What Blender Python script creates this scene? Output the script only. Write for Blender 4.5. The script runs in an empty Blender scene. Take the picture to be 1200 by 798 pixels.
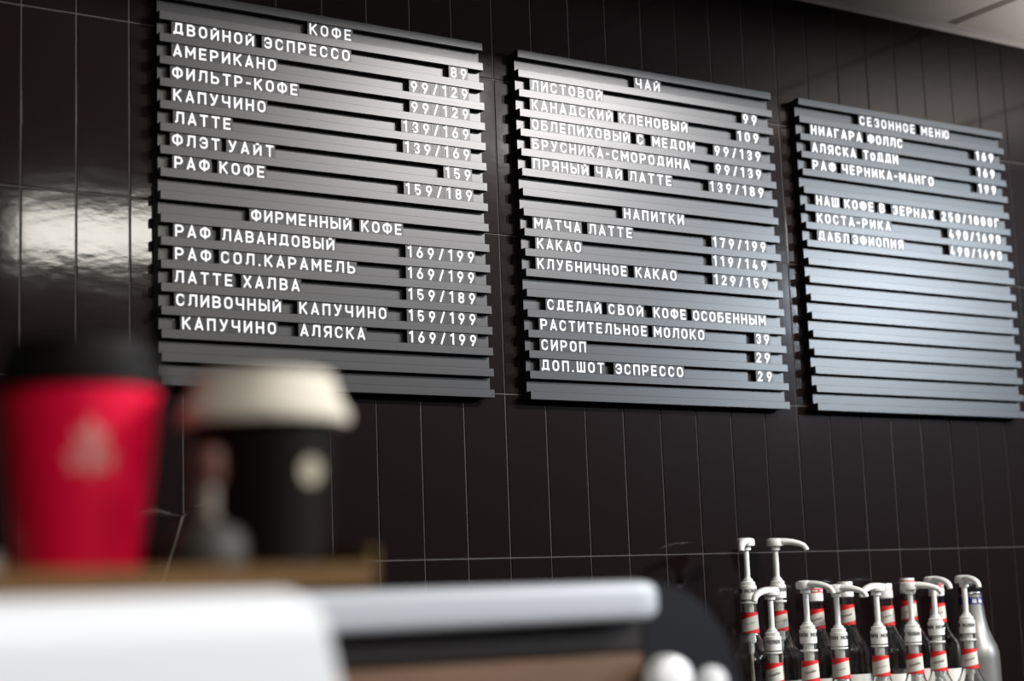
import bpy, math, random
from mathutils import Vector, Matrix
random.seed(7)
sc = bpy.context.scene
col = sc.collection

# ------------------------------------------------------------ camera
cam_d = bpy.data.cameras.new('camera')
cam = bpy.data.objects.new('camera', cam_d); col.objects.link(cam)
XR = Vector((0.83890025, -0.54302034, -0.03708489))      # image right
YD = Vector((0.05092717, 0.14614714, -0.98795113))       # image down
ZF = Vector((0.54189741, 0.82690382, 0.15025736))        # view direction
CAM = Vector((-1.20963723, -2.22128757, 1.35761728))
m = Matrix.Identity(4)
for i in range(3):
    m[i][0] = XR[i]; m[i][1] = -YD[i]; m[i][2] = -ZF[i]; m[i][3] = CAM[i]
cam.matrix_world = m
cam_d.sensor_width = 36.0
cam_d.lens = 1990.02 * 36.0 / 1200.0
cam_d.clip_start = 0.05
cam_d.dof.use_dof = True
cam_d.dof.focus_distance = 2.66
cam_d.dof.aperture_fstop = 2.7
sc.camera = cam

# ------------------------------------------------------------ world, lights, exposure
w = bpy.data.worlds.new('room_ambience'); sc.world = w; w.use_nodes = True
bg = w.node_tree.nodes['Background']
bg.inputs[0].default_value = (1.0, 0.93, 0.90, 1); bg.inputs[1].default_value = 0.025
sc.view_settings.view_transform = 'Standard'; sc.view_settings.look = 'None'
sc.view_settings.gamma = 1.0; sc.view_settings.use_curve_mapping = False
sc.view_settings.exposure = 0.0

def area(name, loc, target, sx, sy, power, color):
    d = bpy.data.lights.new(name, 'AREA'); d.shape = 'RECTANGLE'; d.size = sx; d.size_y = sy
    d.energy = power; d.color = color
    o = bpy.data.objects.new(name, d); col.objects.link(o)
    o.location = loc
    o.rotation_euler = (Vector(target) - Vector(loc)).to_track_quat('-Z', 'Y').to_euler()
    return o
area('track_lamp_light', (1.62, -2.60, 3.02), (0.2, 0, 1.9), 0.10, 0.10, 58, (1.0, 0.965, 0.95))
area('track_lamp_light', (2.20, -2.60, 3.02), (0.5, 0, 1.9), 0.10, 0.10, 72, (1.0, 0.965, 0.96))
area('linear_lamp_light', (1.10, -4.0, 2.81), (0.2, 0, 1.9), 0.84, 0.17, 20, (1.0, 0.97, 0.88))
area('window_light', (4.95, -4.0, 2.80), (1.0, 0, 1.75), 0.32, 0.42, 215, (0.78, 0.89, 1.0))
area('counter_pendant_light', (-0.7, -3.3, 2.6), (-0.85, -1.35, 1.4), 0.4, 0.4, 20, (1.0, 0.98, 0.96))
up = area('added_ceiling_fill_light', (1.75, -0.55, 1.85), (1.75, -0.55, 2.44), 0.5, 0.2, 7, (1.0, 0.95, 0.90))  # unseen upward fill, added only to brighten the ceiling
up.data.spread = math.radians(104)

# ------------------------------------------------------------ materials
def mat(name, base, rough=0.5, metal=0.0, spec=0.5, bump=0.0, bscale=40.0, var=0.0, trans=0.0, ior=1.45, coat=0.0, alpha=1.0):
    M = bpy.data.materials.new(name); M.use_nodes = True
    nt = M.node_tree; b = nt.nodes['Principled BSDF']
    b.inputs['Base Color'].default_value = (*base, 1); b.inputs['Roughness'].default_value = rough
    b.inputs['Metallic'].default_value = metal; b.inputs['Specular IOR Level'].default_value = spec
    b.inputs['Transmission Weight'].default_value = trans; b.inputs['IOR'].default_value = ior
    b.inputs['Coat Weight'].default_value = coat
    if bump or var:
        tc = nt.nodes.new('ShaderNodeTexCoord'); nz = nt.nodes.new('ShaderNodeTexNoise')
        nz.inputs['Scale'].default_value = bscale; nz.inputs['Detail'].default_value = 4
        nt.links.new(tc.outputs['Object'], nz.inputs['Vector'])
    if bump:
        bp = nt.nodes.new('ShaderNodeBump'); bp.inputs['Strength'].default_value = bump; bp.inputs['Distance'].default_value = 0.002
        nt.links.new(nz.outputs['Fac'], bp.inputs['Height']); nt.links.new(bp.outputs['Normal'], b.inputs['Normal'])
    if var:
        mx = nt.nodes.new('ShaderNodeMix'); mx.data_type = 'RGBA'
        mx.inputs['A'].default_value = (*[c * (1 - var) for c in base], 1); mx.inputs['B'].default_value = (*[min(1, c * (1 + var)) for c in base], 1)
        nt.links.new(nz.outputs['Fac'], mx.inputs['Factor']); nt.links.new(mx.outputs['Result'], b.inputs['Base Color'])
    return M

def slat_material():
    M = mat('anodised_dark_slat', (0.015, 0.0145, 0.015), 0.4, 0.0, 0.38)
    nt = M.node_tree; b = nt.nodes['Principled BSDF']
    tc = nt.nodes.new('ShaderNodeTexCoord'); mp = nt.nodes.new('ShaderNodeMapping')
    mp.inputs['Scale'].default_value = (3, 40, 900)
    nz = nt.nodes.new('ShaderNodeTexNoise'); nz.inputs['Scale'].default_value = 1.0; nz.inputs['Detail'].default_value = 5
    nt.links.new(tc.outputs['Object'], mp.inputs['Vector']); nt.links.new(mp.outputs['Vector'], nz.inputs['Vector'])
    mr = nt.nodes.new('ShaderNodeMapRange'); mr.inputs['To Min'].default_value = 0.27; mr.inputs['To Max'].default_value = 0.35
    nt.links.new(nz.outputs['Fac'], mr.inputs['Value']); nt.links.new(mr.outputs['Result'], b.inputs['Roughness'])
    mx = nt.nodes.new('ShaderNodeMix'); mx.data_type = 'RGBA'
    mx.inputs['A'].default_value = (0.012, 0.0115, 0.012, 1); mx.inputs['B'].default_value = (0.019, 0.0183, 0.019, 1)
    nt.links.new(nz.outputs['Fac'], mx.inputs['Factor']); nt.links.new(mx.outputs['Result'], b.inputs['Base Color'])
    return M

def tile_material():
    M = mat('glazed_black_brown_tile', (0.0050, 0.0026, 0.0026), 0.13, 0.0, 0.028, coat=0.5)
    nt = M.node_tree; b = nt.nodes['Principled BSDF']
    tc = nt.nodes.new('ShaderNodeTexCoord')
    a = nt.nodes.new('ShaderNodeTexNoise'); a.inputs['Scale'].default_value = 26; a.inputs['Detail'].default_value = 3
    mp = nt.nodes.new('ShaderNodeMapping'); mp.inputs['Scale'].default_value = (1.0, 1.0, 2.2)
    mp.inputs['Rotation'].default_value = (0, 0.5, 0)
    nt.links.new(tc.outputs['Object'], mp.inputs['Vector']); nt.links.new(mp.outputs['Vector'], a.inputs['Vector'])
    bp = nt.nodes.new('ShaderNodeBump'); bp.inputs['Strength'].default_value = 0.10; bp.inputs['Distance'].default_value = 0.0010
    nt.links.new(a.outputs['Fac'], bp.inputs['Height']); nt.links.new(bp.outputs['Normal'], b.inputs['Normal'])
    n2 = nt.nodes.new('ShaderNodeTexNoise'); n2.inputs['Scale'].default_value = 9; n2.inputs['Detail'].default_value = 6
    nt.links.new(tc.outputs['Object'], n2.inputs['Vector'])
    mr = nt.nodes.new('ShaderNodeMapRange'); mr.inputs['To Min'].default_value = 0.045; mr.inputs['To Max'].default_value = 0.10
    nt.links.new(n2.outputs['Fac'], mr.inputs['Value']); nt.links.new(mr.outputs['Result'], b.inputs['Coat Roughness'])
    nt.links.new(bp.outputs['Normal'], b.inputs['Coat Normal']); b.inputs['Roughness'].default_value = 0.40; b.inputs['Specular Tint'].default_value = (1.0, 0.80, 0.78, 1)
    return M

def band_label_material(zt, name, vertical_text=False):
    # printed neck label: cream with a slanted red band above and below (object space)
    M = mat(name, (0.62, 0.60, 0.52), 0.45)
    nt = M.node_tree; b = nt.nodes['Principled BSDF']
    tc = nt.nodes.new('ShaderNodeTexCoord'); sp = nt.nodes.new('ShaderNodeSeparateXYZ')
    nt.links.new(tc.outputs['Object'], sp.inputs['Vector'])
    def math_(op, a, c):
        n = nt.nodes.new('ShaderNodeMath'); n.operation = op
        for i, v in enumerate((a, c)):
            if isinstance(v, (int, float)): n.inputs[i].default_value = v
            else: nt.links.new(v, n.inputs[i])
        return n.outputs[0]
    up = math_('GREATER_THAN', math_('SUBTRACT', sp.outputs['Z'], math_('MULTIPLY', sp.outputs['X'], 0.26)), zt - 0.0082)
    lo = math_('LESS_THAN', math_('SUBTRACT', sp.outputs['Z'], math_('MULTIPLY', sp.outputs['X'], 0.20)), zt - 0.0298)
    red = math_('MAXIMUM', up, lo)
    mx = nt.nodes.new('ShaderNodeMix'); mx.data_type = 'RGBA'
    mx.inputs['A'].default_value = (0.60, 0.585, 0.51, 1); mx.inputs['B'].default_value = (0.72, 0.012, 0.014, 1)
    nt.links.new(red, mx.inputs['Factor']); nt.links.new(mx.outputs['Result'], b.inputs['Base Color'])
    return M

MT = dict(
    slat=slat_material(), tile=tile_material(),
    grout=mat('dark_grout', (0.035, 0.026, 0.023), 0.6, bump=0.3, bscale=300),
    card=mat('letter_card_grey', (0.018, 0.0175, 0.018), 0.33, spec=0.25),
    ink=mat('white_letter_print', (0.90, 0.90, 0.92), 0.5),
    board_back=mat('board_recess_panel', (0.015, 0.0145, 0.015), 0.31, spec=0.36),
    ceil=mat('mineral_ceiling_tile', (0.60, 0.56, 0.52), 0.9, bump=0.5, bscale=220, var=0.12),
    ceil_line=mat('ceiling_joint_grey', (0.24, 0.21, 0.19), 0.7),
    trim=mat('painted_wall_angle', (0.62, 0.59, 0.58), 0.4),
    floor=mat('grey_floor_tile', (0.10, 0.09, 0.085), 0.5, var=0.2, bscale=6),
    counter=mat('dark_counter_front', (0.03, 0.028, 0.027), 0.5, var=0.2, bscale=12),
    stone=mat('black_stone_worktop', (0.02, 0.019, 0.019), 0.3, var=0.4, bscale=60),
    glass=mat('clear_bottle_glass', (0.97, 0.98, 0.97), 0.02, trans=1.0, ior=1.47, bump=0.30, bscale=120),
    white=mat('white_pump_plastic', (0.78, 0.77, 0.73), 0.32),
    cream=mat('cream_tube_plastic', (0.42, 0.37, 0.29), 0.4),
    red=mat('red_print', (0.72, 0.012, 0.014), 0.4),
    black=mat('black_print', (0.012, 0.012, 0.012), 0.5),
    script=mat('grey_script_print', (0.25, 0.17, 0.16), 0.5),
    paper=mat('white_paper_label', (0.68, 0.66, 0.60), 0.55),
    silver=mat('silver_bottle_skin', (0.19, 0.182, 0.17), 0.42, metal=0.6, bump=0.05),
    ring=mat('silver_neck_ring', (0.75, 0.75, 0.75), 0.2, metal=1.0),
    blackcap=mat('black_bottle_cap', (0.008, 0.008, 0.009), 0.15),
    blue=mat('blue_neck_band', (0.008, 0.008, 0.10), 0.35),
    cup_red=mat('red_paper_cup', (0.92, 0.003, 0.050), 0.5, spec=0.25),
    cup_pale=mat('pale_pink_emblem', (0.85, 0.26, 0.25), 0.5),
    cup_black=mat('black_paper_cup', (0.007, 0.0045, 0.0035), 0.55, spec=0.08),
    cup_tan=mat('cream_emblem', (0.36, 0.32, 0.22), 0.5),
    lid_black=mat('black_lid_plastic', (0.005, 0.0045, 0.004), 0.55, spec=0.15),
    lid_white=mat('white_lid_plastic', (0.66, 0.60, 0.49), 0.7, spec=0.3),
    wood=mat('brown_wood', (0.122, 0.056, 0.009), 0.5, var=0.25, bscale=25),
    wood_light=mat('light_olive_wood', (0.18, 0.12, 0.036), 0.5, var=0.2, bscale=25),
    enamel=mat('white_enamel', (0.86, 0.87, 0.88), 0.35),
    steel=mat('satin_steel', (0.46, 0.48, 0.51), 0.5, metal=0.15),
    chrome=mat('chrome_knob_highlight_white', (0.85, 0.85, 0.85), 0.25),  # chrome knobs: their bright highlight is put into a white base colour
    dark=mat('dark_machine_panel', (0.022, 0.018, 0.018), 0.35),
    darkgloss=mat('dark_glossy_side', (0.009, 0.009, 0.011), 0.3),
    copper=mat('brown_lower_panel', (0.12, 0.064, 0.034), 0.5, var=0.45, bscale=9),
    capbrown=mat('reddish_brown_cap', (0.10, 0.032, 0.022), 0.5),
    greyglass=mat('grey_frosted_glass', (0.05, 0.044, 0.035), 0.6, trans=0.25),
    hopper=mat('smoked_hopper', (0.05, 0.047, 0.043), 0.25),
    dimneck=mat('dull_tan_neck', (0.16, 0.12, 0.09), 0.5),
    rib=mat('bright_rib', (0.80, 0.75, 0.62), 0.4),
)

# ------------------------------------------------------------ mesh builder
class MB:
    def __init__(s): s.v = []; s.f = []; s.mi = []
    def add(s, vs, fs, mi=0):
        n = len(s.v); s.v += [tuple(p) for p in vs]
        for f in fs: s.f.append(tuple(i + n for i in f)); s.mi.append(mi)
        return s
    def box(s, x0, x1, y0, y1, z0, z1, mi=0):
        vs = [(x, y, z) for x in (x0, x1) for y in (y0, y1) for z in (z0, z1)]
        return s.add(vs, [(0, 1, 3, 2), (4, 6, 7, 5), (0, 4, 5, 1), (2, 3, 7, 6), (0, 2, 6, 4), (1, 5, 7, 3)], mi)
    def bbox(s, x0, x1, y0, y1, z0, z1, b, mi=0):
        # box with chamfered vertical-plane (front) edges: 8-sided prism in x/z with a chamfered front face
        def ring(y, i): return [(x0 + i, y, z0 + i), (x1 - i, y, z0 + i), (x1 - i, y, z1 - i), (x0 + i, y, z1 - i)]
        rings = [ring(y1, 0), ring(y0 + b, 0), ring(y0, b)]
        vs = sum(rings, []); fs = [(3, 2, 1, 0), (8, 9, 10, 11)]
        for r in range(2):
            for k in range(4): fs.append((r * 4 + k, r * 4 + (k + 1) % 4, r * 4 + 4 + (k + 1) % 4, r * 4 + 4 + k))
        return s.add(vs, fs, mi)
    def lathe(s, prof, cx=0, cy=0, n=32, a0=0.0, a1=None, mi=0, cap=True, close=False):
        # prof: list of (radius, z)
        full = a1 is None; a1 = a0 + 2 * math.pi if full else a1
        cols = n if full else n + 1; vs = []; fs = []
        for k in range(cols):
            a = a0 + (a1 - a0) * k / n
            for r, z in prof: vs.append((cx + r * math.cos(a), cy + r * math.sin(a), z))
        P = len(prof)
        for k in range(n):
            A = (k % cols) * P; Bc = ((k + 1) % cols) * P
            for i in range(P - 1 + (1 if close else 0)):
                j = (i + 1) % P
                fs.append((A + i, Bc + i, Bc + j, A + j))
        if full and cap and not close:
            if prof[0][0] > 1e-6: fs.append(tuple(k * P for k in range(n))[::-1])
            if prof[-1][0] > 1e-6: fs.append(tuple(k * P + P - 1 for k in range(n)))
        return s.add(vs, fs, mi)
    def tube(s, pts, rad, n=12, mi=0, flat=None):
        # swept tube, rad: number or list; flat: vertical squash
        pts = [Vector(p) for p in pts]; N = len(pts)
        rad = rad if isinstance(rad, (list, tuple)) else [rad] * N
        vs = []; fs = []
        for i, p in enumerate(pts):
            t = (pts[min(i + 1, N - 1)] - pts[max(i - 1, 0)]).normalized()
            u = t.cross(Vector((0, 0, 1)))
            u = Vector((1, 0, 0)) if u.length < 1e-4 else u.normalized()
            v = u.cross(t).normalized(); fl = flat[i] if flat else 1.0
            for k in range(n):
                a = 2 * math.pi * k / n
                vs.append(p + u * (rad[i] * math.cos(a)) + v * (rad[i] * fl * math.sin(a)))
        for i in range(N - 1):
            for k in range(n):
                fs.append((i * n + k, i * n + (k + 1) % n, (i + 1) * n + (k + 1) % n, (i + 1) * n + k))
        fs.append(tuple(range(n))[::-1]); fs.append(tuple((N - 1) * n + k for k in range(n)))
        return s.add(vs, fs, mi)
    def prism(s, poly, y0, y1, mi=0):
        # poly in x/z extruded along y
        n = len(poly); vs = [(x, y0, z) for x, z in poly] + [(x, y1, z) for x, z in poly]
        fs = [tuple(range(n)), tuple(range(n, 2 * n))[::-1]]
        for k in range(n): fs.append((k, k + n, (k + 1) % n + n, (k + 1) % n))
        return s.add(vs, fs, mi)
    def build(s, name, mats, parent=None, loc=(0, 0, 0), smooth=False, rotz=0.0):
        me = bpy.data.meshes.new(name); me.from_pydata(s.v, [], s.f)
        for mm in (mats if isinstance(mats, (list, tuple)) else [mats]): me.materials.append(mm)
        for p, mi in zip(me.polygons, s.mi): p.material_index = mi
        import bmesh
        bm = bmesh.new(); bm.from_mesh(me)
        bmesh.ops.recalc_face_normals(bm, faces=bm.faces)
        bm.to_mesh(me); bm.free()
        if smooth:
            me.polygons.foreach_set('use_smooth', [True] * len(me.polygons))
            me.set_sharp_from_angle(angle=math.radians(38))
        o = bpy.data.objects.new(name, me); col.objects.link(o)
        o.location = loc; o.rotation_euler = (0, 0, rotz)
        if parent: o.parent = parent
        return o

def tag(o, label=None, cat=None, group=None, kind=None):
    for k, v in (('label', label), ('category', cat), ('group', group), ('kind', kind)):
        if v: o[k] = v
    return o
def empty(name, loc, label, cat, group=None, rotz=0.0):
    o = bpy.data.objects.new(name, None); col.objects.link(o)
    o.location = loc; o.rotation_euler = (0, 0, rotz); o.empty_display_size = 0.05
    return tag(o, label, cat, group)

# ------------------------------------------------------------ stroke lettering
TK = 0.160; HT = TK / 2
def arc(cx, cy, rx, ry, a0, a1, n=8):
    return [(cx + rx * math.cos(math.radians(a0 + (a1 - a0) * i / n)), cy + ry * math.sin(math.radians(a0 + (a1 - a0) * i / n))) for i in range(n + 1)]
def glyph(ch):
    """strokes (centre lines) of one capital, height 1; returns (width, list of polylines)"""
    W = {'М': .80, 'Ш': .86, 'Ф': .82, 'Ы': .86, 'Д': .78, 'Ю': .92, '1': .42, '/': .48, '.': .20, '-': .42, 'I': .16, 'о': .60,
         'Т': .64, 'Г': .56, 'Е': .60, 'Л': .70, 'M': .80}.get(ch, .66)
    if ch in '0123456789': W = W * .95
    elif ch not in '/-.MONI': W = W * 1.11
    L, R, B, T = HT, W - HT, HT, 1 - HT
    M = .5; c = (L + R) / 2; rx = (R - L) / 2; r = min(rx, .24)
    def O(L, R, B=B, T=T):
        c = (L + R) / 2; rx = (R - L) / 2; ry = min(.26, (T - B) / 2)
        p = arc(c, T - ry, rx, ry, 0, 180) + arc(c, B + ry, rx, ry, 180, 360)
        return p + [p[0]]
    def lobe(L, R, B, T):
        ry = (T - B) / 2; rx = min(R - L, .26)
        return [(L, T)] + arc(R - rx, T - ry, rx, ry, 90, -90) + [(L, B)]
    ry = .26
    S = None
    if ch in 'ОO0': S = [O(L, R)]
    elif ch == 'о': S = [O(L, R, B, .78)]
    elif ch == 'С': S = [[(R, .68)] + arc(c, T - ry, rx, ry, 0, 180) + arc(c, B + ry, rx, ry, 180, 360) + [(R, .32)]]
    elif ch == 'Э': S = [[(L, .70)] + arc(c, T - ry, rx, ry, 180, 0) + arc(c, B + ry, rx, ry, 0, -180) + [(L, .30)], [(L + .16, M), (R, M)]]
    elif ch in 'З3': S = [[(L, .76)] + arc(c, .72, rx, T - .72, 170, -70) + [(c - .02, .515)], [(c - .02, .515)] + arc(c, .295, rx, .22, 75, -170) + [(L, .25)]]
    elif ch == 'К': S = [[(L, 0), (L, 1)], [(R + .02, 1), (L + .02, .42)], [(L + .18, .58), (R + .03, 0)]]
    elif ch == 'Е': S = [[(R + .05, T), (L, T), (L, B), (R + .05, B)], [(L, M), (R, M)]]
    elif ch == 'Д': S = [[(L + .12, B + .06), (L + .19, T), (R - .10, T), (R - .10, B + .06)], [(0, B + .07), (W, B + .07)], [(L, -.01), (L, .18)], [(R, -.01), (R, .18)]]
    elif ch == 'В': S = [lobe(L, R - .03, .52, T), lobe(L, R, B, .52), [(L, 0), (L, 1)]]
    elif ch == 'Б': S = [[(L, 0), (L, 1)], [(L, T), (R, T)], lobe(L, R, B, .57)]
    elif ch == 'Ь': S = [[(L, 0), (L, 1)], lobe(L, R, B, .57)]
    elif ch == 'Ы': S = [[(L, 0), (L, 1)], lobe(L, W * .66, B, .57), [(R, 0), (R, 1)]]
    elif ch == 'Р': S = [[(L, 0), (L, 1)], lobe(L, R, .42, T)]
    elif ch == 'Я': S = [[(R, 0), (R, 1)], [(W - x, y) for x, y in lobe(L, R, .42, T)], [(c, .42), (L, 0)]]
    elif ch == 'И': S = [[(L, 1), (L, 0)], [(R, 0), (R, 1)], [(L + .02, .12), (R - .02, .88)]]
    elif ch == 'Й': S = [[(L, .88), (L, 0)], [(R, 0), (R, .88)], [(L + .02, .10), (R - .02, .78)], [(c - .14, .97), (c + .14, .97)]]
    elif ch in 'НH': S = [[(L, 0), (L, 1)], [(R, 0), (R, 1)], [(L, M), (R, M)]]
    elif ch == 'N': S = [[(L, 0), (L, 1)], [(R, 0), (R, 1)], [(L, .95), (R, .05)]]
    elif ch == 'I': S = [[(c, 0), (c, 1)]]
    elif ch in 'МM': S = [[(L, 0), (L, 1)], [(R, 0), (R, 1)], [(L, .92), (c, .34), (R, .92)]]
    elif ch == 'А': S = [[(L - .03, 0), (c, .94), (R + .03, 0)], [(L + .10, .27), (R - .10, .27)]]
    elif ch == 'П': S = [[(L, 0), (L, T), (R, T), (R, 0)]]
    elif ch == 'Л': S = [[(0.02, B), (L + .09, B + .12), (L + .13, T), (R, T), (R, 0)]]
    elif ch == 'Т': S = [[(0, T), (W, T)], [(c, T), (c, 0)]]
    elif ch == 'Г': S = [[(W, T), (L, T), (L, 0)]]
    elif ch == 'У': S = [[(L - .02, 1), (c + .02, .40)], [(R + .02, 1), (c - .04, .14), (c - .14, B), (L, B)]]
    elif ch == 'Х': S = [[(L - .02, 0), (R + .02, 1)], [(L - .02, 1), (R + .02, 0)]]
    elif ch == 'Ч': S = [[(R, 0), (R, 1)], [(L, 1), (L, .58)] + arc(L + .16, .58, .16, .16, 180, 270, 4) + [(R, .42)]]
    elif ch == 'Ш': S = [[(L, 1), (L, B), (R, B), (R, 1)], [(c, B), (c, 1)]]
    elif ch == 'Ф': S = [O(L, R, .17, .86), [(c, 0), (c, 1)]]
    elif ch == 'Ю': S = [[(L, 0), (L, 1)], [(L, M), (W * .40, M)], O(W * .40, R)]
    elif ch == '1': S = [[(0.02, .78), (R - .02, .95), (R - .02, 0)]]
    elif ch == '2': S = [[(L, .74)] + arc(c, T - .22, rx, .22, 170, -20) + [(L, B), (W, B)]]
    elif ch == '4': S = [[(c + .02, 1), (L, .24), (W, .24)], [(R - .10, .50), (R - .10, 0)]]
    elif ch == '5': S = [[(R, T), (L + .03, T), (L, .54)] + arc(c, .33, rx, .25, 120, -165) + [(L, .24)]]
    elif ch == '6': S = [O(L, R, B, .60), [(R - .12, 1), (L + .03, .46)]]
    elif ch == '9': S = [O(L, R, .40, T), [(L + .12, 0), (R - .03, .54)]]
    elif ch == '7': S = [[(0, T), (R, T), (c - .08, 0)]]
    elif ch == '8': S = [O(L + .02, R - .02, .52, T), O(L, R, B, .52)]
    elif ch == '/': S = [[(0.05, -.02), (W - .05, 1.02)]]
    elif ch == '-': S = [[(0, .48), (W, .48)]]
    elif ch == '.': S = [[(W / 2, 0), (W / 2, .17)]]
    else: S = [[(L, 0), (L, 1)]]
    return W, S

def ribbon(mb, pts, half, fmap, z0, z1, mi=0):
    """flat mitred stroke of constant width; fmap(u, v, depth) -> 3D"""
    P = [pts[0]]
    for q in pts[1:]:
        if math.hypot(q[0] - P[-1][0], q[1] - P[-1][1]) > 1e-7: P.append(q)
    closed = len(P) > 3 and math.hypot(P[0][0] - P[-1][0], P[0][1] - P[-1][1]) < 1e-6
    if closed: P.pop()
    n = len(P)
    def nrm(a, b):
        d = math.hypot(b[0] - a[0], b[1] - a[1]); return (-(b[1] - a[1]) / d, (b[0] - a[0]) / d)
    Lf, Rt = [], []
    for i in range(n):
        prv = P[i - 1] if (closed or i > 0) else None; nxt = P[(i + 1) % n] if (closed or i < n - 1) else None
        if prv is None: o = nrm(P[i], nxt)
        elif nxt is None: o = nrm(prv, P[i])
        else:
            n1 = nrm(prv, P[i]); n2 = nrm(P[i], nxt); sx, sy = n1[0] + n2[0], n1[1] + n2[1]
            k = 2.0 / max(0.35, sx * sx + sy * sy); o = (sx * k, sy * k)
        Lf.append((P[i][0] + o[0] * half, P[i][1] + o[1] * half)); Rt.append((P[i][0] - o[0] * half, P[i][1] - o[1] * half))
    vs = [fmap(x, y, d) for d in (z0, z1) for S in (Lf, Rt) for x, y in S]
    fs = []
    for i in range(n if closed else n - 1):
        j = (i + 1) % n
        fs += [(2 * n + i, 2 * n + j, 3 * n + j, 3 * n + i), (i, j, 2 * n + j, 2 * n + i), (n + j, n + i, 3 * n + i, 3 * n + j)]
    if not closed: fs += [(0, 2 * n, 3 * n, n), (n - 1, 2 * n - 1, 4 * n - 1, 3 * n - 1)]
    mb.add(vs, fs, mi)

def word(mb, text, x0, x1, h, fmap, z0=0.0, z1=0.0006, thick=1.0):
    """set a word between x0 and x1; returns the extents of every character"""
    gl = [glyph(ch) for ch in text]; tot = sum(g[0] for g in gl) * h
    gap = (x1 - x0 - tot) / max(1, len(gl) - 1); x = x0; ext = []
    for W, S in gl:
        for q, st in enumerate(S):                             # each stroke a hair further out than the last: no coplanar faces
            ribbon(mb, [(x + px * h, py * h) for px, py in st], HT * h * thick, fmap, z0, z1 + 0.00004 * q)
        ext.append((x, x + W * h)); x += W * h + gap
    return ext, gap

# ------------------------------------------------------------ the setting
TW = 0.0765; TH = 0.25553; R3Z = 1.42
def wall_tiles():
    mb = MB(); x_lo, x_hi = -24, 36
    for row in range(-6, 5):
        za = R3Z + row * TH; zb = za + TH
        za2 = max(za, 0.0); zb2 = min(zb, 2.470)
        if zb2 - za2 < 0.02: continue
        for k in range(x_lo, x_hi):
            g = 0.0007; b = 0.0012
            x0 = k * TW + g; x1 = (k + 1) * TW - g; z0 = za2 + g; z1 = zb2 - g
            tx = random.gauss(0, 0.0016); tz = random.gauss(0, 0.0010); off = random.uniform(0.0, 0.0003)
            cx = (x0 + x1) / 2; cz = (z0 + z1) / 2
            def Y(x, z, d): return d + off + (x - cx) * tx + (z - cz) * tz
            rings = []
            for i, d in ((0, 0.0030), (0, 0.0010), (b * .35, 0.0003), (b, 0.0)):
                rings.append([(x0 + i, Y(x0 + i, z0 + i, d), z0 + i), (x1 - i, Y(x1 - i, z0 + i, d), z0 + i),
                              (x1 - i, Y(x1 - i, z1 - i, d), z1 - i), (x0 + i, Y(x0 + i, z1 - i, d), z1 - i)])
            vs = sum(rings, []); fs = [(12, 13, 14, 15)]
            for r in range(3):
                for q in range(4): fs.append((r * 4 + q, r * 4 + (q + 1) % 4, r * 4 + 4 + (q + 1) % 4, r * 4 + 4 + q))
            mb.add(vs, fs, 0)
    mb.box(x_lo * TW, x_hi * TW, 0.0013, 0.12, 0.0, 2.50, 1)
    o = mb.build('wall_back', [MT['tile'], MT['grout']])
    return tag(o, kind='structure')
wall_tiles()
CZ = 2.4425
mb = MB(); mb.box(-1.9, 2.8, -0.75, 0.0, CZ, CZ + 0.05, 0)
for k in range(-5, 5):
    xg = 1.290 + 0.6 * k
    if -1.85 < xg < 2.75: mb.box(xg - 0.012, xg + 0.012, -0.60, -0.021, CZ - 0.0006, CZ + 0.001, 1)
tag(mb.build('ceiling', [MT['ceil'], MT['ceil_line']]), kind='structure')
mb = MB(); mb.box(-1.85, 2.75, -0.022, -0.0005, CZ - 0.003, CZ - 0.0007); mb.box(-1.85, 2.75, -0.003, -0.0005, CZ - 0.010, CZ - 0.003)
tag(mb.build('trim_1', MT['trim']), kind='structure')
mb = MB(); mb.box(-1.9, 2.8, -3.2, 0.0, -0.05, 0.0)
tag(mb.build('floor', MT['floor']), kind='structure')

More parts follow.
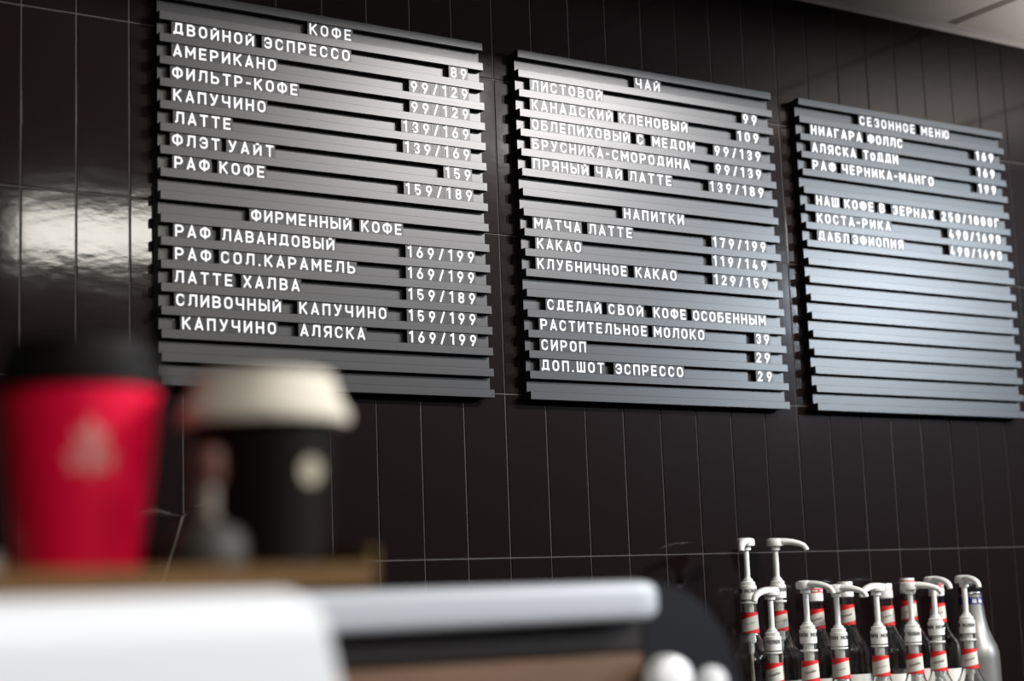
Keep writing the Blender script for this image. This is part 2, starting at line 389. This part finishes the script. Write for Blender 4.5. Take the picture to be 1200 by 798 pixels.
# ------------------------------------------------------------ menu boards
ROWS = [
    [(0,'КОФЕ',0.2370,0.3071),(1,'ДВОЙНОЙ',0.0214,0.1458),(1,'ЭСПРЕССО',0.1620,0.3035),(1,'89',0.4818,0.5108),(2,'АМЕРИКАНО',0.0212,0.1808),(2,'99/129',0.4091,0.5114),(3,'ФИЛЬТР-КОФЕ',0.0192,0.2153),(3,'99/129',0.4090,0.5118),(4,'КАПУЧИНО',0.0207,0.1629),(4,'139/169',0.3933,0.5112),(5,'ЛАТТЕ',0.0231,0.1080),(5,'139/169',0.3952,0.5112),(6,'ФЛЭТ',0.0184,0.0902),(6,'УАЙТ',0.1036,0.1747),(6,'159',0.4664,0.5121),(7,'РАФ',0.0215,0.0744),(7,'КОФЕ',0.0898,0.1597),(7,'159/189',0.3947,0.5136),(9,'ФИРМЕННЫЙ',0.1378,0.2992),(9,'КОФЕ',0.3164,0.3855),(10,'РАФ',0.0219,0.0745),(10,'ЛАВАНДОВЫЙ',0.0928,0.2703),(10,'169/199',0.3949,0.5130),(11,'РАФ',0.0215,0.0753),(11,'СОЛ.КАРАМЕЛЬ',0.0906,0.3044),(11,'169/199',0.3944,0.5122),(12,'ЛАТТЕ',0.0209,0.1075),(12,'ХАЛВА',0.1240,0.2123),(12,'159/189',0.3941,0.5126),(13,'СЛИВОЧНЫЙ',0.0226,0.1820),(13,'КАПУЧИНО',0.2117,0.3551),(13,'159/199',0.3937,0.5121),(14,'КАПУЧИНО',0.0312,0.1738),(14,'АЛЯСКА',0.2127,0.3182),(14,'169/199',0.3934,0.5119)],
    [(0,'ЧАЙ',0.2391,0.2903),(1,'ЛИСТОВОЙ',0.0258,0.1670),(1,'99',0.4746,0.5051),(2,'КАНАДСКИЙ',0.0246,0.1863),(2,'КЛЕНОВЫЙ',0.2013,0.3459),(2,'109',0.4598,0.5069),(3,'ОБЛЕПИХОВЫЙ',0.0237,0.2203),(3,'С',0.2366,0.2530),(3,'МЕДОМ',0.2689,0.3600),(3,'99/139',0.4052,0.5090),(4,'БРУСНИКА-СМОРОДИНА',0.0228,0.3465),(4,'99/139',0.4053,0.5080),(5,'ПРЯНЫЙ',0.0231,0.1315),(5,'ЧАЙ',0.1477,0.2002),(5,'ЛАТТЕ',0.2171,0.3052),(5,'139/189',0.3904,0.5108),(7,'НАПИТКИ',0.2014,0.3273),(8,'МАТЧА',0.0211,0.1109),(8,'ЛАТТЕ',0.1284,0.2159),(8,'179/199',0.3897,0.5083),(9,'КАКАО',0.0244,0.1105),(9,'119/149',0.3880,0.5077),(10,'КЛУБНИЧНОЕ',0.0235,0.2009),(10,'КАКАО',0.2194,0.3051),(10,'129/159',0.3879,0.5074),(12,'СДЕЛАЙ',0.0397,0.1449),(12,'СВОЙ',0.1604,0.2306),(12,'КОФЕ',0.2532,0.3213),(12,'ОСОБЕННЫМ',0.3371,0.4980),(13,'РАСТИТЕЛЬНОЕ',0.0250,0.2366),(13,'МОЛОКО',0.2517,0.3586),(13,'39',0.4740,0.5034),(14,'СИРОП',0.0252,0.1111),(14,'29',0.4722,0.5024),(15,'ДОП.ШОТ',0.0237,0.1453),(15,'ЭСПРЕССО',0.1686,0.3085),(15,'29',0.4726,0.5047)],
    [(0,'СЕЗОННОЕ',0.1531,0.2967),(0,'МЕНЮ',0.3144,0.3890),(1,'НИАГАРА',0.0287,0.1548),(1,'ФОЛЛС',0.1708,0.2604),(1,'169',0.4622,0.5104),(2,'АЛЯСКА',0.0286,0.1368),(2,'ТоДДИ',0.1568,0.2454),(2,'169',0.4626,0.5103),(3,'РАФ',0.0276,0.0829),(3,'ЧЕРНИКА-МАНГО',0.1003,0.3366),(3,'199',0.4627,0.5106),(5,'НАШ',0.0305,0.0850),(5,'КОФЕ',0.1001,0.1721),(5,'В',0.1885,0.2033),(5,'ЗЕРНАХ',0.2223,0.3293),(5,'250/1000Г',0.3524,0.5113),(6,'КОСТА-РИКА',0.0296,0.2133),(6,'490/1690',0.3698,0.5118),(7,'ДАБЛ',0.0300,0.1039),(7,'ЭФИОПИЯ',0.1142,0.2427),(7,'490/1690',0.3700,0.5119)],
]
ZT = 2.2350; PITCH = 0.03275; SH = 0.0128; BW = 0.5415; D_REC = 0.0120; D_SLAT = 0.0245; D_CARD = 0.0222
NAMES = [('left slatted menu board listing coffee drinks under the heading КОФЕ', -0.3470),
         ('middle slatted menu board headed ЧАЙ, listing teas and other drinks', 0.2615),
         ('right slatted menu board headed СЕЗОННОЕ МЕНЮ, its lower half empty', 0.8685)]
for (label, bx), rows in zip(NAMES, ROWS):
    ztop = ZT; zbot = ZT - 17 * PITCH - SH
    root = empty('menu_board', (bx, 0, zbot), label, 'menu board', 'slatted menu boards on the tiled wall')
    top = ztop - zbot
    mb = MB(); mb.box(0.0008, BW - 0.0008, -D_REC, -0.0003, 0.002, top - 0.002)
    for r in range(17):                                       # the fine joint where the backing meets each slat
        z = top - SH - PITCH * r
        mb.box(0.0008, BW - 0.0008, -D_REC - 0.0004, -D_REC, z - (PITCH - SH) + 0.0012, z)
    mb.build('back_panel', MT['board_back'], root)
    for k in range(18):
        z = top - PITCH * k
        s = MB(); s.bbox(0, BW, -D_SLAT, -D_REC - 0.0005, z - SH, z, 0.0004)
        s.build('slat', MT['slat'], root)
    for (r, text, xa, xb) in rows:
        h = 0.0172; zb = top - SH - PITCH * r - (PITCH - SH) + 0.0013
        ink = MB(); fm = lambda x, y, d: (x, -D_CARD - d, zb + y)
        ext, gap = word(ink, text, xa, xb, h, fm, 0.0001, 0.0005)
        gp = min(0.006, max(0.003, gap)); cards = MB()
        for i, (a, b) in enumerate(ext):
            l = a - gp / 2 if i == 0 else (ext[i - 1][1] + a) / 2 + 0.00015
            q = b + gp / 2 if i == len(ext) - 1 else (ext[i + 1][0] + b) / 2 - 0.00015
            cards.box(l, q, -D_CARD, -D_CARD + 0.0012, zb - 0.0012, zb + PITCH - SH - 0.0016)
        strip = cards.build('letter_strip', MT['card'], root)
        tag(ink.build('lettering', MT['ink'], strip), label='white capitals ' + text)

# ------------------------------------------------------------ back counter with stepped riser
BC = 0.976
t = empty('back_counter', (0.6, -0.32, 0), 'dark counter along the tiled wall beneath the syrup bottles', 'counter')
mb = MB(); mb.box(-1.5, 1.6, -0.28, 0.315, 0.08, BC - 0.04); mb.box(-1.5, 1.6, -0.24, 0.315, 0.0, 0.08)
mb.build('cabinet_body', MT['counter'], t)
mb = MB(); mb.bbox(-1.52, 1.62, -0.32, 0.316, BC - 0.04, BC, 0.004); mb.build('worktop', MT['stone'], t)
mb = MB(); mb.bbox(0.55, 1.30, -0.094, -0.001, BC, 1.055, 0.002)
tag(mb.build('bottle_riser', MT['stone']), 'black step along the wall carrying the rear row of syrup bottles', 'riser')

# ------------------------------------------------------------ syrup bottles
H_CAP = 0.305           # height of a cap top above the base
def view_right(x, y):
    rx, ry = x - CAM.x, y - CAM.y
    return math.atan2(-rx, ry)
GLASS = [(0.001, 0.0), (0.029, 0.0), (0.0335, 0.003), (0.0349, 0.008), (0.0349, 0.183), (0.0342, 0.191), (0.0325, 0.198), (0.0265, 0.207),
         (0.0198, 0.218), (0.0160, 0.227), (0.0143, 0.235), (0.0131, 0.262), (0.0124, 0.270), (0.0124, 0.278), (0.0136, 0.2785), (0.0136, 0.281), (0.0124, 0.2815), (0.0124, 0.292)]
def glass_body(parent):
    inner = [(max(0.0005, r - 0.0022), z + (0.004 if z < 0.01 else 0)) for r, z in GLASS]
    inner[-1] = (inner[-1][0], GLASS[-1][1])
    mb = MB(); mb.lathe(GLASS + inner[::-1], n=40, close=True)
    return mb.build('glass_body', MT['glass'], parent, smooth=True)
NECK = band_label_material(0.267, 'red_and_cream_neck_label')
def neck_label(parent, script):
    mb = MB(); mb.lathe([(0.01335, 0.2665), (0.01465, 0.2330)], n=40, cap=False)
    o = mb.build('neck_label', NECK, parent, smooth=True)
    s = MB()
    def fm(x, y, d):
        a = -math.pi / 2 + x / 0.0143; r = 0.01425 + d - (y - 0.247) * 0.045
        return (r * math.cos(a), r * math.sin(a), y + x * 0.22)
    if script in ('Caramel', 'Salted Caramel'):
        cu = bpy.data.curves.new('neck_text', 'FONT'); cu.body = script; cu.size = 0.0044 if len(script) < 9 else 0.0034
        cu.shear = 0.25; cu.align_x = 'CENTER'
        tmp = bpy.data.objects.new('neck_text', cu); col.objects.link(tmp)
        bpy.context.view_layer.update()
        me = bpy.data.meshes.new_from_object(tmp.evaluated_get(bpy.context.evaluated_depsgraph_get()))
        s.add([fm(v.co.x, 0.2470 + v.co.y, 0.0003) for v in me.vertices], [tuple(f.vertices) for f in me.polygons])
        bpy.data.objects.remove(tmp); bpy.data.meshes.remove(me); bpy.data.curves.remove(cu)
        s.build('lettering', MT['script'], o)
    elif script:
        n = len(script); x = -0.010; st = 0.020 / n
        for ch in script:                                      # small slanted script line
            if ch != ' ':
                k = (ord(ch) * 7) % 5
                p = [(x, 0.2475), (x + st * .35, 0.2475 + 0.0022 + (0.0016 if ch.isupper() or ch in 'ltd' else 0)), (x + st * .5, 0.2476), (x + st * .8, 0.2475 + 0.0018), (x + st, 0.2475 + 0.0002 * k)]
                ribbon(s, p, 0.00028, fm, 0.0002, 0.0005)
            x += st
        s.build('lettering', MT['script'], o)
    return o
def front_label(parent):
    mb = MB(); mb.lathe([(0.0352, 0.062), (0.0352, 0.152)], n=20, a0=-math.pi * 0.92, a1=-math.pi * 0.08)
    o = mb.build('front_label', MT['paper'], parent, smooth=True)
    s = MB(); fm = lambda x, y, d: ((0.0352 + d) * math.cos(-math.pi / 2 + x / 0.0352), (0.0352 + d) * math.sin(-math.pi / 2 + x / 0.0352), y)
    for y in (0.1375, 0.1335, 0.1310): ribbon(s, [(-0.008, y), (0.008, y)], 0.0004, fm, 0.0002, 0.0005)
    s.build('emblem', MT['script'], o)
    return o
def brand_ring(parent, r, z, h, off, mat_):
    s = MB(); fm = lambda x, y, d: ((r + d) * math.cos(-math.pi / 2 + x / r), (r + d) * math.sin(-math.pi / 2 + x / r), z + y)
    for c in (-0.028 + off, off, 0.028 + off): word(s, 'MONIN', c - 0.0115, c + 0.0115, h, fm, 0.0001, 0.0004, 0.8)
    return s.build('lettering', mat_, parent)
def cap(parent, style):
    mb = MB(); z = H_CAP
    mb.lathe([(0.0131, z - 0.0125), (0.0131, z - 0.002), (0.0122, z - 0.0002), (0.004, z)], n=36)
    mb.lathe([(0.0125, z - 0.0255), (0.0138, z - 0.0250), (0.0138, z - 0.0135), (0.0131, z - 0.0125)], n=36)
    o = mb.build('cap', MT['white'], parent, smooth=True)
    if style:
        b = MB(); b.lathe([(0.01325, z - 0.0115), (0.01325, z - 0.0040)], n=36, cap=False)
        rb = b.build('red_band', MT['red'], o, smooth=True); tag(rb, label='red printed band')
        s = MB(); fm = lambda x, y, d: ((0.01328 + d) * math.cos(-math.pi / 2 + x / 0.01328), (0.01328 + d) * math.sin(-math.pi / 2 + x / 0.01328), z - 0.0098 + y)
        for c in (-0.014, 0.0, 0.014): word(s, 'MONIN', c - 0.005, c + 0.005, 0.0036, fm, 0.0001, 0.0004)
        s.build('lettering', MT['ink'], rb)
    return o
def pump(parent, head_angle, lift, off):
    z = H_CAP + lift
    mb = MB()
    mb.lathe([(0.0100, z - 0.0200), (0.0136, z - 0.0195), (0.0139, z - 0.0070), (0.0139, z + 0.0020), (0.0115, z + 0.0028), (0.0115, z + 0.0085), (0.0085, z + 0.0095),
              (0.0082, z + 0.0130), (0.0058, z + 0.0135), (0.0056, z + 0.0160), (0.003, z + 0.0162)], n=40)
    for k in range(28):                                        # grip ribs on the shoulder
        a = 2 * math.pi * k / 28
        mb.box(0.01145 * math.cos(a) - 0.0005, 0.01145 * math.cos(a) + 0.0005, 0.01145 * math.sin(a) - 0.0005, 0.01145 * math.sin(a) + 0.0005, z + 0.0020, z + 0.0083)
    cl = mb.build('pump_collar', MT['white'], parent, smooth=True)
    brand_ring(cl, 0.01395, z - 0.0092, 0.0066, off, MT['black'])
    mb = MB(); zr = H_CAP - 0.0245
    mb.lathe([(0.0110, zr), (0.0139, zr + 0.0004), (0.0139, zr + 0.0028), (0.0110, zr + 0.0032)], n=36)
    mb.build('neck_ring', MT['white'], parent, smooth=True)
    mb = MB(); mb.lathe([(0.0045, z + 0.016), (0.0046, z + 0.064)], n=20); mb.build('pump_stem', MT['white'], parent, smooth=True)
    mb = MB()
    mb.lathe([(0.0042, z + 0.0595), (0.0082, z + 0.0600), (0.0082, z + 0.0660), (0.0100, z + 0.0665), (0.0145, z + 0.0670), (0.0152, z + 0.0688), (0.0152, z + 0.0750), (0.0138, z + 0.0785), (0.0085, z + 0.0802), (0.001, z + 0.0806)], n=36)
    hd = mb.build('pump_head', MT['white'], parent, smooth=True)
    hd.rotation_euler = (0, 0, head_angle)
    mb = MB(); P = [(0.004, 0.0735), (0.018, 0.0738), (0.030, 0.0725), (0.041, 0.0695), (0.048, 0.0660), (0.0515, 0.0615), (0.0525, 0.0580)]
    mb.tube([(x, 0, z + q) for x, q in P], [0.0115, 0.0100, 0.0082, 0.0066, 0.0056, 0.0048, 0.0044], n=16, flat=[0.58, 0.58, 0.62, 0.70, 0.80, 0.9, 1.0])
    mb.build('nozzle', MT['white'], hd, smooth=True)
    mb = MB(); mb.lathe([(0.0075, z - 0.090), (0.0085, z - 0.0885), (0.0082, z - 0.078), (0.0080, z - 0.074), (0.0080, z - 0.0202)], n=24)
    mb.lathe([(0.0042, z - 0.108), (0.0050, z - 0.0905)], n=16)
    mb.build('pump_cylinder', MT['white'], parent, smooth=True)
    mb = MB(); mb.lathe([(0.0028, 0.012), (0.0028, z - 0.1085)], n=12); mb.build('dip_tube', MT['cream'], parent, smooth=True)

def bottle(x, y, zbase, label, script, cap_style=None, pump_dir=None, lift=0.0, off=0.0, tall=1.0):
    vr = view_right(x, y)
    t = empty('syrup_bottle', (x, y, zbase), label, 'bottle', 'syrup bottles on the counter', rotz=vr)
    t.scale = (1, 1, tall)
    glass_body(t); neck_label(t, script); front_label(t)
    if pump_dir is None: cap(t, cap_style)
    else: pump(t, math.radians(pump_dir), lift, off)
    return t
ZB = 1.055; ZF_ = BC
REAR = [
 (0.6400, -0.075, 'rear row syrup bottle, leftmost, its raised white pump facing the camera', 'xx', None, -98, 0.002),
 (0.7352, -0.040, 'rear row syrup bottle whose tall white pump spout points right', 'xx', None, -8, 0.002),
 (0.8090, -0.050, 'capped syrup bottle with red and white cap, behind the first right-pointing front pump', 'Menthe', 'red', None, 0),
 (0.8801, -0.050, 'leftmost syrup bottle with a plain white screw cap, rear row', 'Fraise', None, None, 0.018),
 (0.9487, -0.075, 'rear row syrup bottle with plain white cap, right of a pump facing left', 'Kiwi', None, None, 0),
 (1.0302, -0.050, 'syrup bottle with tallest red banded white cap, right of the plain capped bottles', 'Mango', 'red', None, 0.026),
 (1.1076, -0.045, 'rear row syrup bottle whose red banded cap hides behind a white pump head', 'Coco', 'red', None, 0),
]
for x, y, lb, scp, st, pd, lf in REAR:
    bottle(x, y, ZB, lb, scp, st, pd, lf, 0.006, 1.0 + (lf if pd is None else 0.0))
FRONT = [
 (0.6200, -0.150, 'leftmost front row syrup bottle, pump spout curving towards the camera', 'Noisette', -118, 0.0, 0.002),
 (0.6915, -0.155, 'front row syrup bottle, second from left, lifted pump with spout to the right', 'Amande', -34, 0.008, -0.012),
 (0.7726, -0.140, 'third front row syrup bottle from left, pump spout pointing right below a plain white cap', 'Caramel', -24, 0.0, -0.013),
 (0.8533, -0.150, 'middle front row syrup bottle, fourth from either side, pump spout facing front left', 'Salted Caramel', -116, 0.0, -0.013),
 (0.9260, -0.156, 'front row syrup bottle with long pump spout crossing the red banded cap behind', 'Vanille', -12, 0.0, 0.002),
 (1.0050, -0.135, 'front row syrup bottle, second from right, lifted pump with short drooping spout', 'Cinnamon', -58, 0.008, 0.012),
 (1.0870, -0.130, 'rightmost front row syrup bottle, its pump before the silver bottle', 'Irish', -62, 0.008, 0.003),
]
for x, y, lb, scp, pd, lf, off in FRONT:
    bottle(x, y, ZF_, lb, scp, None, pd, lf, off)

# silver bottle at the end of the rear row
sx, sy = 1.1888, -0.050
t = empty('silver_bottle', (sx, sy, ZB), 'silver bottle with black cap and blue neck band at the right end', 'bottle', rotz=view_right(sx, sy))
mb = MB(); mb.lathe([(0.040, 0.0), (0.044, 0.004), (0.044, 0.165), (0.0435, 0.176), (0.0405, 0.188), (0.0345, 0.201), (0.0285, 0.217), (0.0245, 0.236), (0.0222, 0.256), (0.0208, 0.272), (0.0203, 0.279), (0.002, 0.2795)], n=48)
mb.build('bottle_body', MT['silver'], t, smooth=True)
mb = MB(); mb.lathe([(0.0221, 0.2620), (0.0211, 0.2745)], n=40, cap=False); bb = mb.build('neck_band', MT['blue'], t, smooth=True)
s = MB(); fm = lambda x, y, d: ((0.0218 + d - y * 0.09) * math.cos(-math.pi / 2 + x / 0.0218), (0.0218 + d - y * 0.09) * math.sin(-math.pi / 2 + x / 0.0218), 0.2650 + y)
for c, L_ in ((-0.013, 2), (0.004, 2), (0.016, 2)):
    for k in range(L_):
        x0 = c + k * 0.0042
        ribbon(s, [(x0 + 0.0032 * px, 0.0065 * py) for px, py in [(1, .35), (.2, .5), (.1, .2), (.5, 0), (1, .1)]], 0.0006, fm, 0.0001, 0.0004)
        ribbon(s, [(x0, 0), (x0 + 0.0008, 0.0072)], 0.0006, fm, 0.0001, 0.0004)
s.build('lettering', MT['ink'], bb)
mb = MB(); mb.lathe([(0.0195, 0.2795), (0.0215, 0.2800), (0.0218, 0.2815), (0.0215, 0.2830), (0.0195, 0.2835)], n=40); mb.build('neck_ring', MT['ring'], t, smooth=True)
mb = MB(); mb.lathe([(0.0203, 0.2836), (0.0205, 0.3000), (0.0192, 0.3035), (0.002, 0.3040)], n=40); mb.build('cap', MT['blackcap'], t, smooth=True)

# ------------------------------------------------------------ conical vessel by the wall, on a grinder
gx, gy = -0.300, -0.125
t = empty('coffee_grinder', (gx, gy, BC), 'dark grinder with pale ribbed cone glimpsed between the red and black cups', 'grinder')
mb = MB(); mb.bbox(-0.085, 0.085, -0.10, 0.11, 0.0, 0.36, 0.006); mb.build('grinder_body', MT['dark'], t)
mb = MB(); mb.lathe([(0.090, 0.3605), (0.098, 0.375), (0.072, 0.455), (0.0560, 0.505), (0.0500, 0.512), (0.046, 0.512), (0.046, 0.516), (0.002, 0.530)], n=48)
hp = mb.build('hopper', MT['hopper'], t, smooth=True)
def cone_r(z): return 0.098 + (z - 0.375) * (0.056 - 0.098) / (0.505 - 0.375)
vrg = view_right(gx, gy)
for da, w_, za, zb in ((198, 0.0042, 0.375, 0.504), (222, 0.0013, 0.40, 0.462), (227, 0.0013, 0.40, 0.462), (232, 0.0013, 0.40, 0.462)):
    a = vrg + math.radians(da)
    mb = MB(); mb.tube([(cone_r(z) * math.cos(a) * 1.004, cone_r(z) * math.sin(a) * 1.004, z) for z in [za + (zb - za) * i / 6 for i in range(7)]],
                       [w_ * (1 - 0.11 * i) for i in range(7)], n=8)
    mb.build('rib', MT['rib'], hp, smooth=True)

# ------------------------------------------------------------ foreground: front counter, white machine, tray and cups
FC = 0.95
t = empty('front_counter', (-0.7, -1.2, 0), 'dark front counter carrying the coffee machines', 'counter')
mb = MB(); mb.box(-1.75, 0.25, -1.50, -0.75, 0.08, FC - 0.035); mb.box(-1.70, 0.20, -1.45, -0.80, 0.0, 0.08); mb.build('cabinet_body', MT['counter'], t)
mb = MB(); mb.bbox(-1.78, 0.28, -1.53, -0.72, FC - 0.035, FC, 0.004); mb.build('worktop', MT['stone'], t)

TRAY_B = 1.3668; TRAY_T = 1.3792
t = empty('white_machine', (-1.0, -1.28, FC), 'white enamelled machine casing under the wooden tray, front left', 'coffee machine')
mb = MB(); Y0, Y1 = -1.44, -1.18
# casing: rounded top edge, right side flaring out towards the bottom
secs = []
def right_x(z): return -0.8197 + max(0.0, (TRAY_B - z)) * 0.22
prof = [(Y1, 0.0), (Y0, 0.0)] 
zz = [0.06, 0.20, 0.30, TRAY_B - FC - 0.026]
path = [(Y0, z) for z in zz]
for i in range(1, 9):
    a = math.radians(90 * i / 8); path.append((Y0 + 0.024 * (1 - math.cos(a)), TRAY_B - FC - 0.026 + 0.0255 * math.sin(a)))
path = path + [(Y1, TRAY_B - FC - 0.0005), (Y1, 0.06)]
XL = -1.30 + 1.0; vs = []; fs = []
for (y, z) in path: vs.append((XL, y + 1.28, z))
for (y, z) in path:
    ins = 0.012 * max(0.0, (z - (TRAY_B - FC - 0.012)) / 0.012) ** 2
    vs.append((right_x(z + FC) + 1.0 - ins, y + 1.28, z))
n = len(path)
for k in range(n): fs.append((k, (k + 1) % n, (k + 1) % n + n, k + n))
fs += [tuple(range(n)), tuple(range(n, 2 * n))[::-1]]
mb.add(vs, fs); mb.build('casing', MT['enamel'], t, smooth=True)
mb = MB()
for fx in (-0.24, 0.16):
    for fy in (-0.08, 0.06): mb.lathe([(0.018, 0.0), (0.016, 0.06)], fx, fy, n=16)
mb.build('feet', MT['dark'], t, smooth=True)

t = empty('wooden_tray', (-0.98, -1.31, TRAY_B), 'brown wooden tray holding two takeaway cups on the white machine', 'tray')
mb = MB(); mb.bbox(-0.27, 0.213, -0.094, 0.11, 0.0, TRAY_T - TRAY_B, 0.0015); mb.build('tray_base', MT['wood'], t)
mb = MB(); mb.bbox(0.2095, 0.2135, -0.0945, 0.11, TRAY_T - TRAY_B, TRAY_T - TRAY_B + 0.008, 0.002)
tag(mb.build('end_rail', MT['wood_light'], t), label='lighter olive end rail')

def cup(x, y, label, body_mat, lid_mat, emblem, hh, rt):
    # hh: height of the rim, rt: radius of the paper wall just under the lid
    t = empty('takeaway_cup', (x, y, TRAY_T), label, 'cup', 'takeaway cups on the tray', rotz=view_right(x, y))
    mb = MB(); mb.lathe([(0.0300, 0.004), (0.0310, 0.004), (0.0322, 0.0002), (0.0335, 0.0002), (0.0338, 0.004), (rt, hh - 0.003), (rt + 0.0010, hh - 0.002), (rt + 0.0012, hh - 0.0005), (rt + 0.0004, hh + 0.001), (rt - 0.002, hh + 0.0005)], n=56)
    b = mb.build('cup_body', body_mat, t, smooth=True)
    mb = MB(); mb.lathe([(r, hh + z) for r, z in [(0.0445, -0.0060), (0.0472, -0.0056), (0.0480, -0.0020), (0.0474, 0.0015), (0.0450, 0.0040), (0.0415, 0.0125), (0.0400, 0.0185), (0.0385, 0.0213), (0.0360, 0.0217), (0.0345, 0.0165), (0.002, 0.0155)]], n=56)
    mb.build('lid', lid_mat, t, smooth=True)
    e = MB(); slope = (rt - 0.0338) / (hh - 0.007)
    def fm(u, v, d):
        r = 0.0338 + (v - 0.004) * slope + d; a = -math.pi / 2 + u / 0.040
        return (r * math.cos(a), r * math.sin(a), v)
    emblem(e, fm, b)
    return t
def fill(mb, poly, c, fm, d=0.0004):
    mb.add([fm(c[0], c[1], d)] + [fm(x, y, d) for x, y in poly], [(0, i + 1, (i + 1) % len(poly) + 1) for i in range(len(poly))])
def emblem_red(e, fm, b):
    c = (0.0062, 0.066)
    poly = [(0, .019), (.004, .010), (.009, .012), (.008, .003), (.0145, -.004), (.011, -.008), (.013, -.0125), (.004, -.011), (.0, -.016), (-.004, -.011), (-.013, -.0125), (-.011, -.008), (-.0145, -.004), (-.008, .003), (-.009, .012), (-.004, .010)]
    fill(e, [(c[0] + x * .95, c[1] + y * .95) for x, y in poly], c, fm)
    e.build('emblem', MT['cup_pale'], b)
def emblem_black(e, fm, b):
    c = (0.0290, 0.0515)
    fill(e, [(c[0] + 0.0078 * math.cos(a * math.pi / 12), c[1] + 0.0074 * math.sin(a * math.pi / 12)) for a in range(24)], c, fm)
    e.build('emblem', MT['cup_tan'], b)
cup(-0.8968, -1.3010, 'red paper takeaway cup with black lid and pale emblem', MT['cup_red'], MT['lid_black'], emblem_red, 0.107, 0.0448)
cup(-0.8062, -1.3480, 'black paper takeaway cup with white lid and cream dot', MT['cup_black'], MT['lid_white'], emblem_black, 0.0855, 0.0405)

# small bottle in front of the black cup
bx_, by_ = -0.8560, -1.3832
t = empty('small_bottle', (bx_, by_, TRAY_T), 'small grey bottle with reddish-brown cap in front of black cup', 'bottle')
mb = MB(); mb.lathe([(0.0195, 0.0), (0.0205, 0.002), (0.0200, 0.014), (0.0165, 0.020), (0.0085, 0.0235), (0.0070, 0.026), (0.002, 0.0262)], n=40); mb.build('bottle_body', MT['greyglass'], t, smooth=True)
mb = MB(); mb.lathe([(0.0055, 0.0262), (0.0055, 0.043), (0.001, 0.0432)], n=24); tag(mb.build('neck', MT['dimneck'], t, smooth=True), label='pale neck')
mb = MB(); mb.lathe([(0.0065, 0.0433), (0.0085, 0.046), (0.0085, 0.060), (0.006, 0.063), (0.001, 0.0632)], n=32); mb.build('cap', MT['capbrown'], t, smooth=True)

# loose white lid at the left edge of the tray
lx, ly = -0.9640, -1.2560
t = MB(); t.lathe([(0.0420, 0.0), (0.0425, 0.004), (0.0405, 0.007), (0.0395, 0.012), (0.0370, 0.0135), (0.0355, 0.011), (0.002, 0.0105)], n=48)
tag(t.build('cup_lid', MT['lid_white'], None, (lx, ly, TRAY_T), smooth=True), 'loose white cup lid lying on the tray left of the red cup', 'lid')

# espresso machine behind the white one: steel top rail, dark panels, sloping right flank
t = empty('espresso_machine', (-0.6, -1.00, FC), 'dark espresso machine with steel top rail and sloping right flank', 'coffee machine')
ox, oy, oz = 0.6, 1.0, -FC
RY = -1.133; RZ = 1.3525
mb = MB()
RR = 0.0155
P = [(-0.775, RR * .9), (-0.770, RR), (-0.400, RR), (-0.388, RR * .99), (-0.381, RR * .9), (-0.376, RR * .72), (-0.373, RR * .4)]
NS = 40; vs = []; fs = []
for x, r in P:                                                 # soft square section with a flat front
    for k in range(NS):
        a = 2 * math.pi * k / NS; ca, sa = math.cos(a), math.sin(a)
        vs.append((x + ox, RY + oy + r * math.copysign(abs(ca) ** 0.5, ca), RZ + oz + r * math.copysign(abs(sa) ** 0.5, sa)))
for i in range(len(P) - 1):
    for k in range(NS): fs.append((i * NS + k, i * NS + (k + 1) % NS, (i + 1) * NS + (k + 1) % NS, (i + 1) * NS + k))
fs += [tuple(range(NS)), tuple((len(P) - 1) * NS + k for k in range(NS))]
mb.add(vs, fs)
mb.build('top_rail', MT['steel'], t, smooth=True)
mb = MB(); mb.bbox(-0.78 + ox, -0.375 + ox, RY + 0.010 + oy, -0.86 + oy, 1.312 + oz, 1.3365 + oz, 0.003); mb.build('upper_panel', MT['dark'], t)
mb = MB(); mb.bbox(-0.78 + ox, -0.375 + ox, RY + 0.010 + oy, -0.86 + oy, 0.06, 1.311 + oz, 0.003); mb.build('lower_panel', MT['copper'], t)
poly = [(-0.374, 0.06 + FC), (-0.374, 1.366)]
for i in range(13):
    a = math.radians(90 - 70 * i / 12); poly.append((-0.374 + 0.010 + 0.085 * math.cos(a) * 1.0, 1.281 + 0.085 * math.sin(a)))
poly += [(-0.270, 1.27), (-0.262, 1.20), (-0.262, 0.06 + FC)]
mb = MB(); mb.prism([(x + ox, z + oz) for x, z in poly], RY + 0.012 + oy, -0.86 + oy); mb.build('side_flank', MT['darkgloss'], t, smooth=True)
mb = MB()
for fx in (-0.72, -0.30):
    for fy in (-1.08, -0.90): mb.lathe([(0.020, 0.0), (0.018, 0.0605)], fx + ox, fy + oy, n=16)
mb.build('feet', MT['dark'], t, smooth=True)
for (kx, kz, r, L_) in ((-0.3640, 1.2890, 0.0200, 0.030), (-0.3160, 1.2845, 0.0135, 0.022)):
    mb = MB(); yk = RY + 0.0125
    pr = [(0.0, -L_), (r * .6, -L_), (r * .92, -L_ + 0.004), (r, -L_ + 0.010), (r, -0.012), (r * .7, -0.008), (r * .5, 0.0)]
    mb.tube([(kx + ox, yk + oy + d, kz + oz) for rr, d in pr], [max(rr, 0.001) for rr, d in pr], n=32)
    mb.build('knob', MT['chrome'], t, smooth=True)
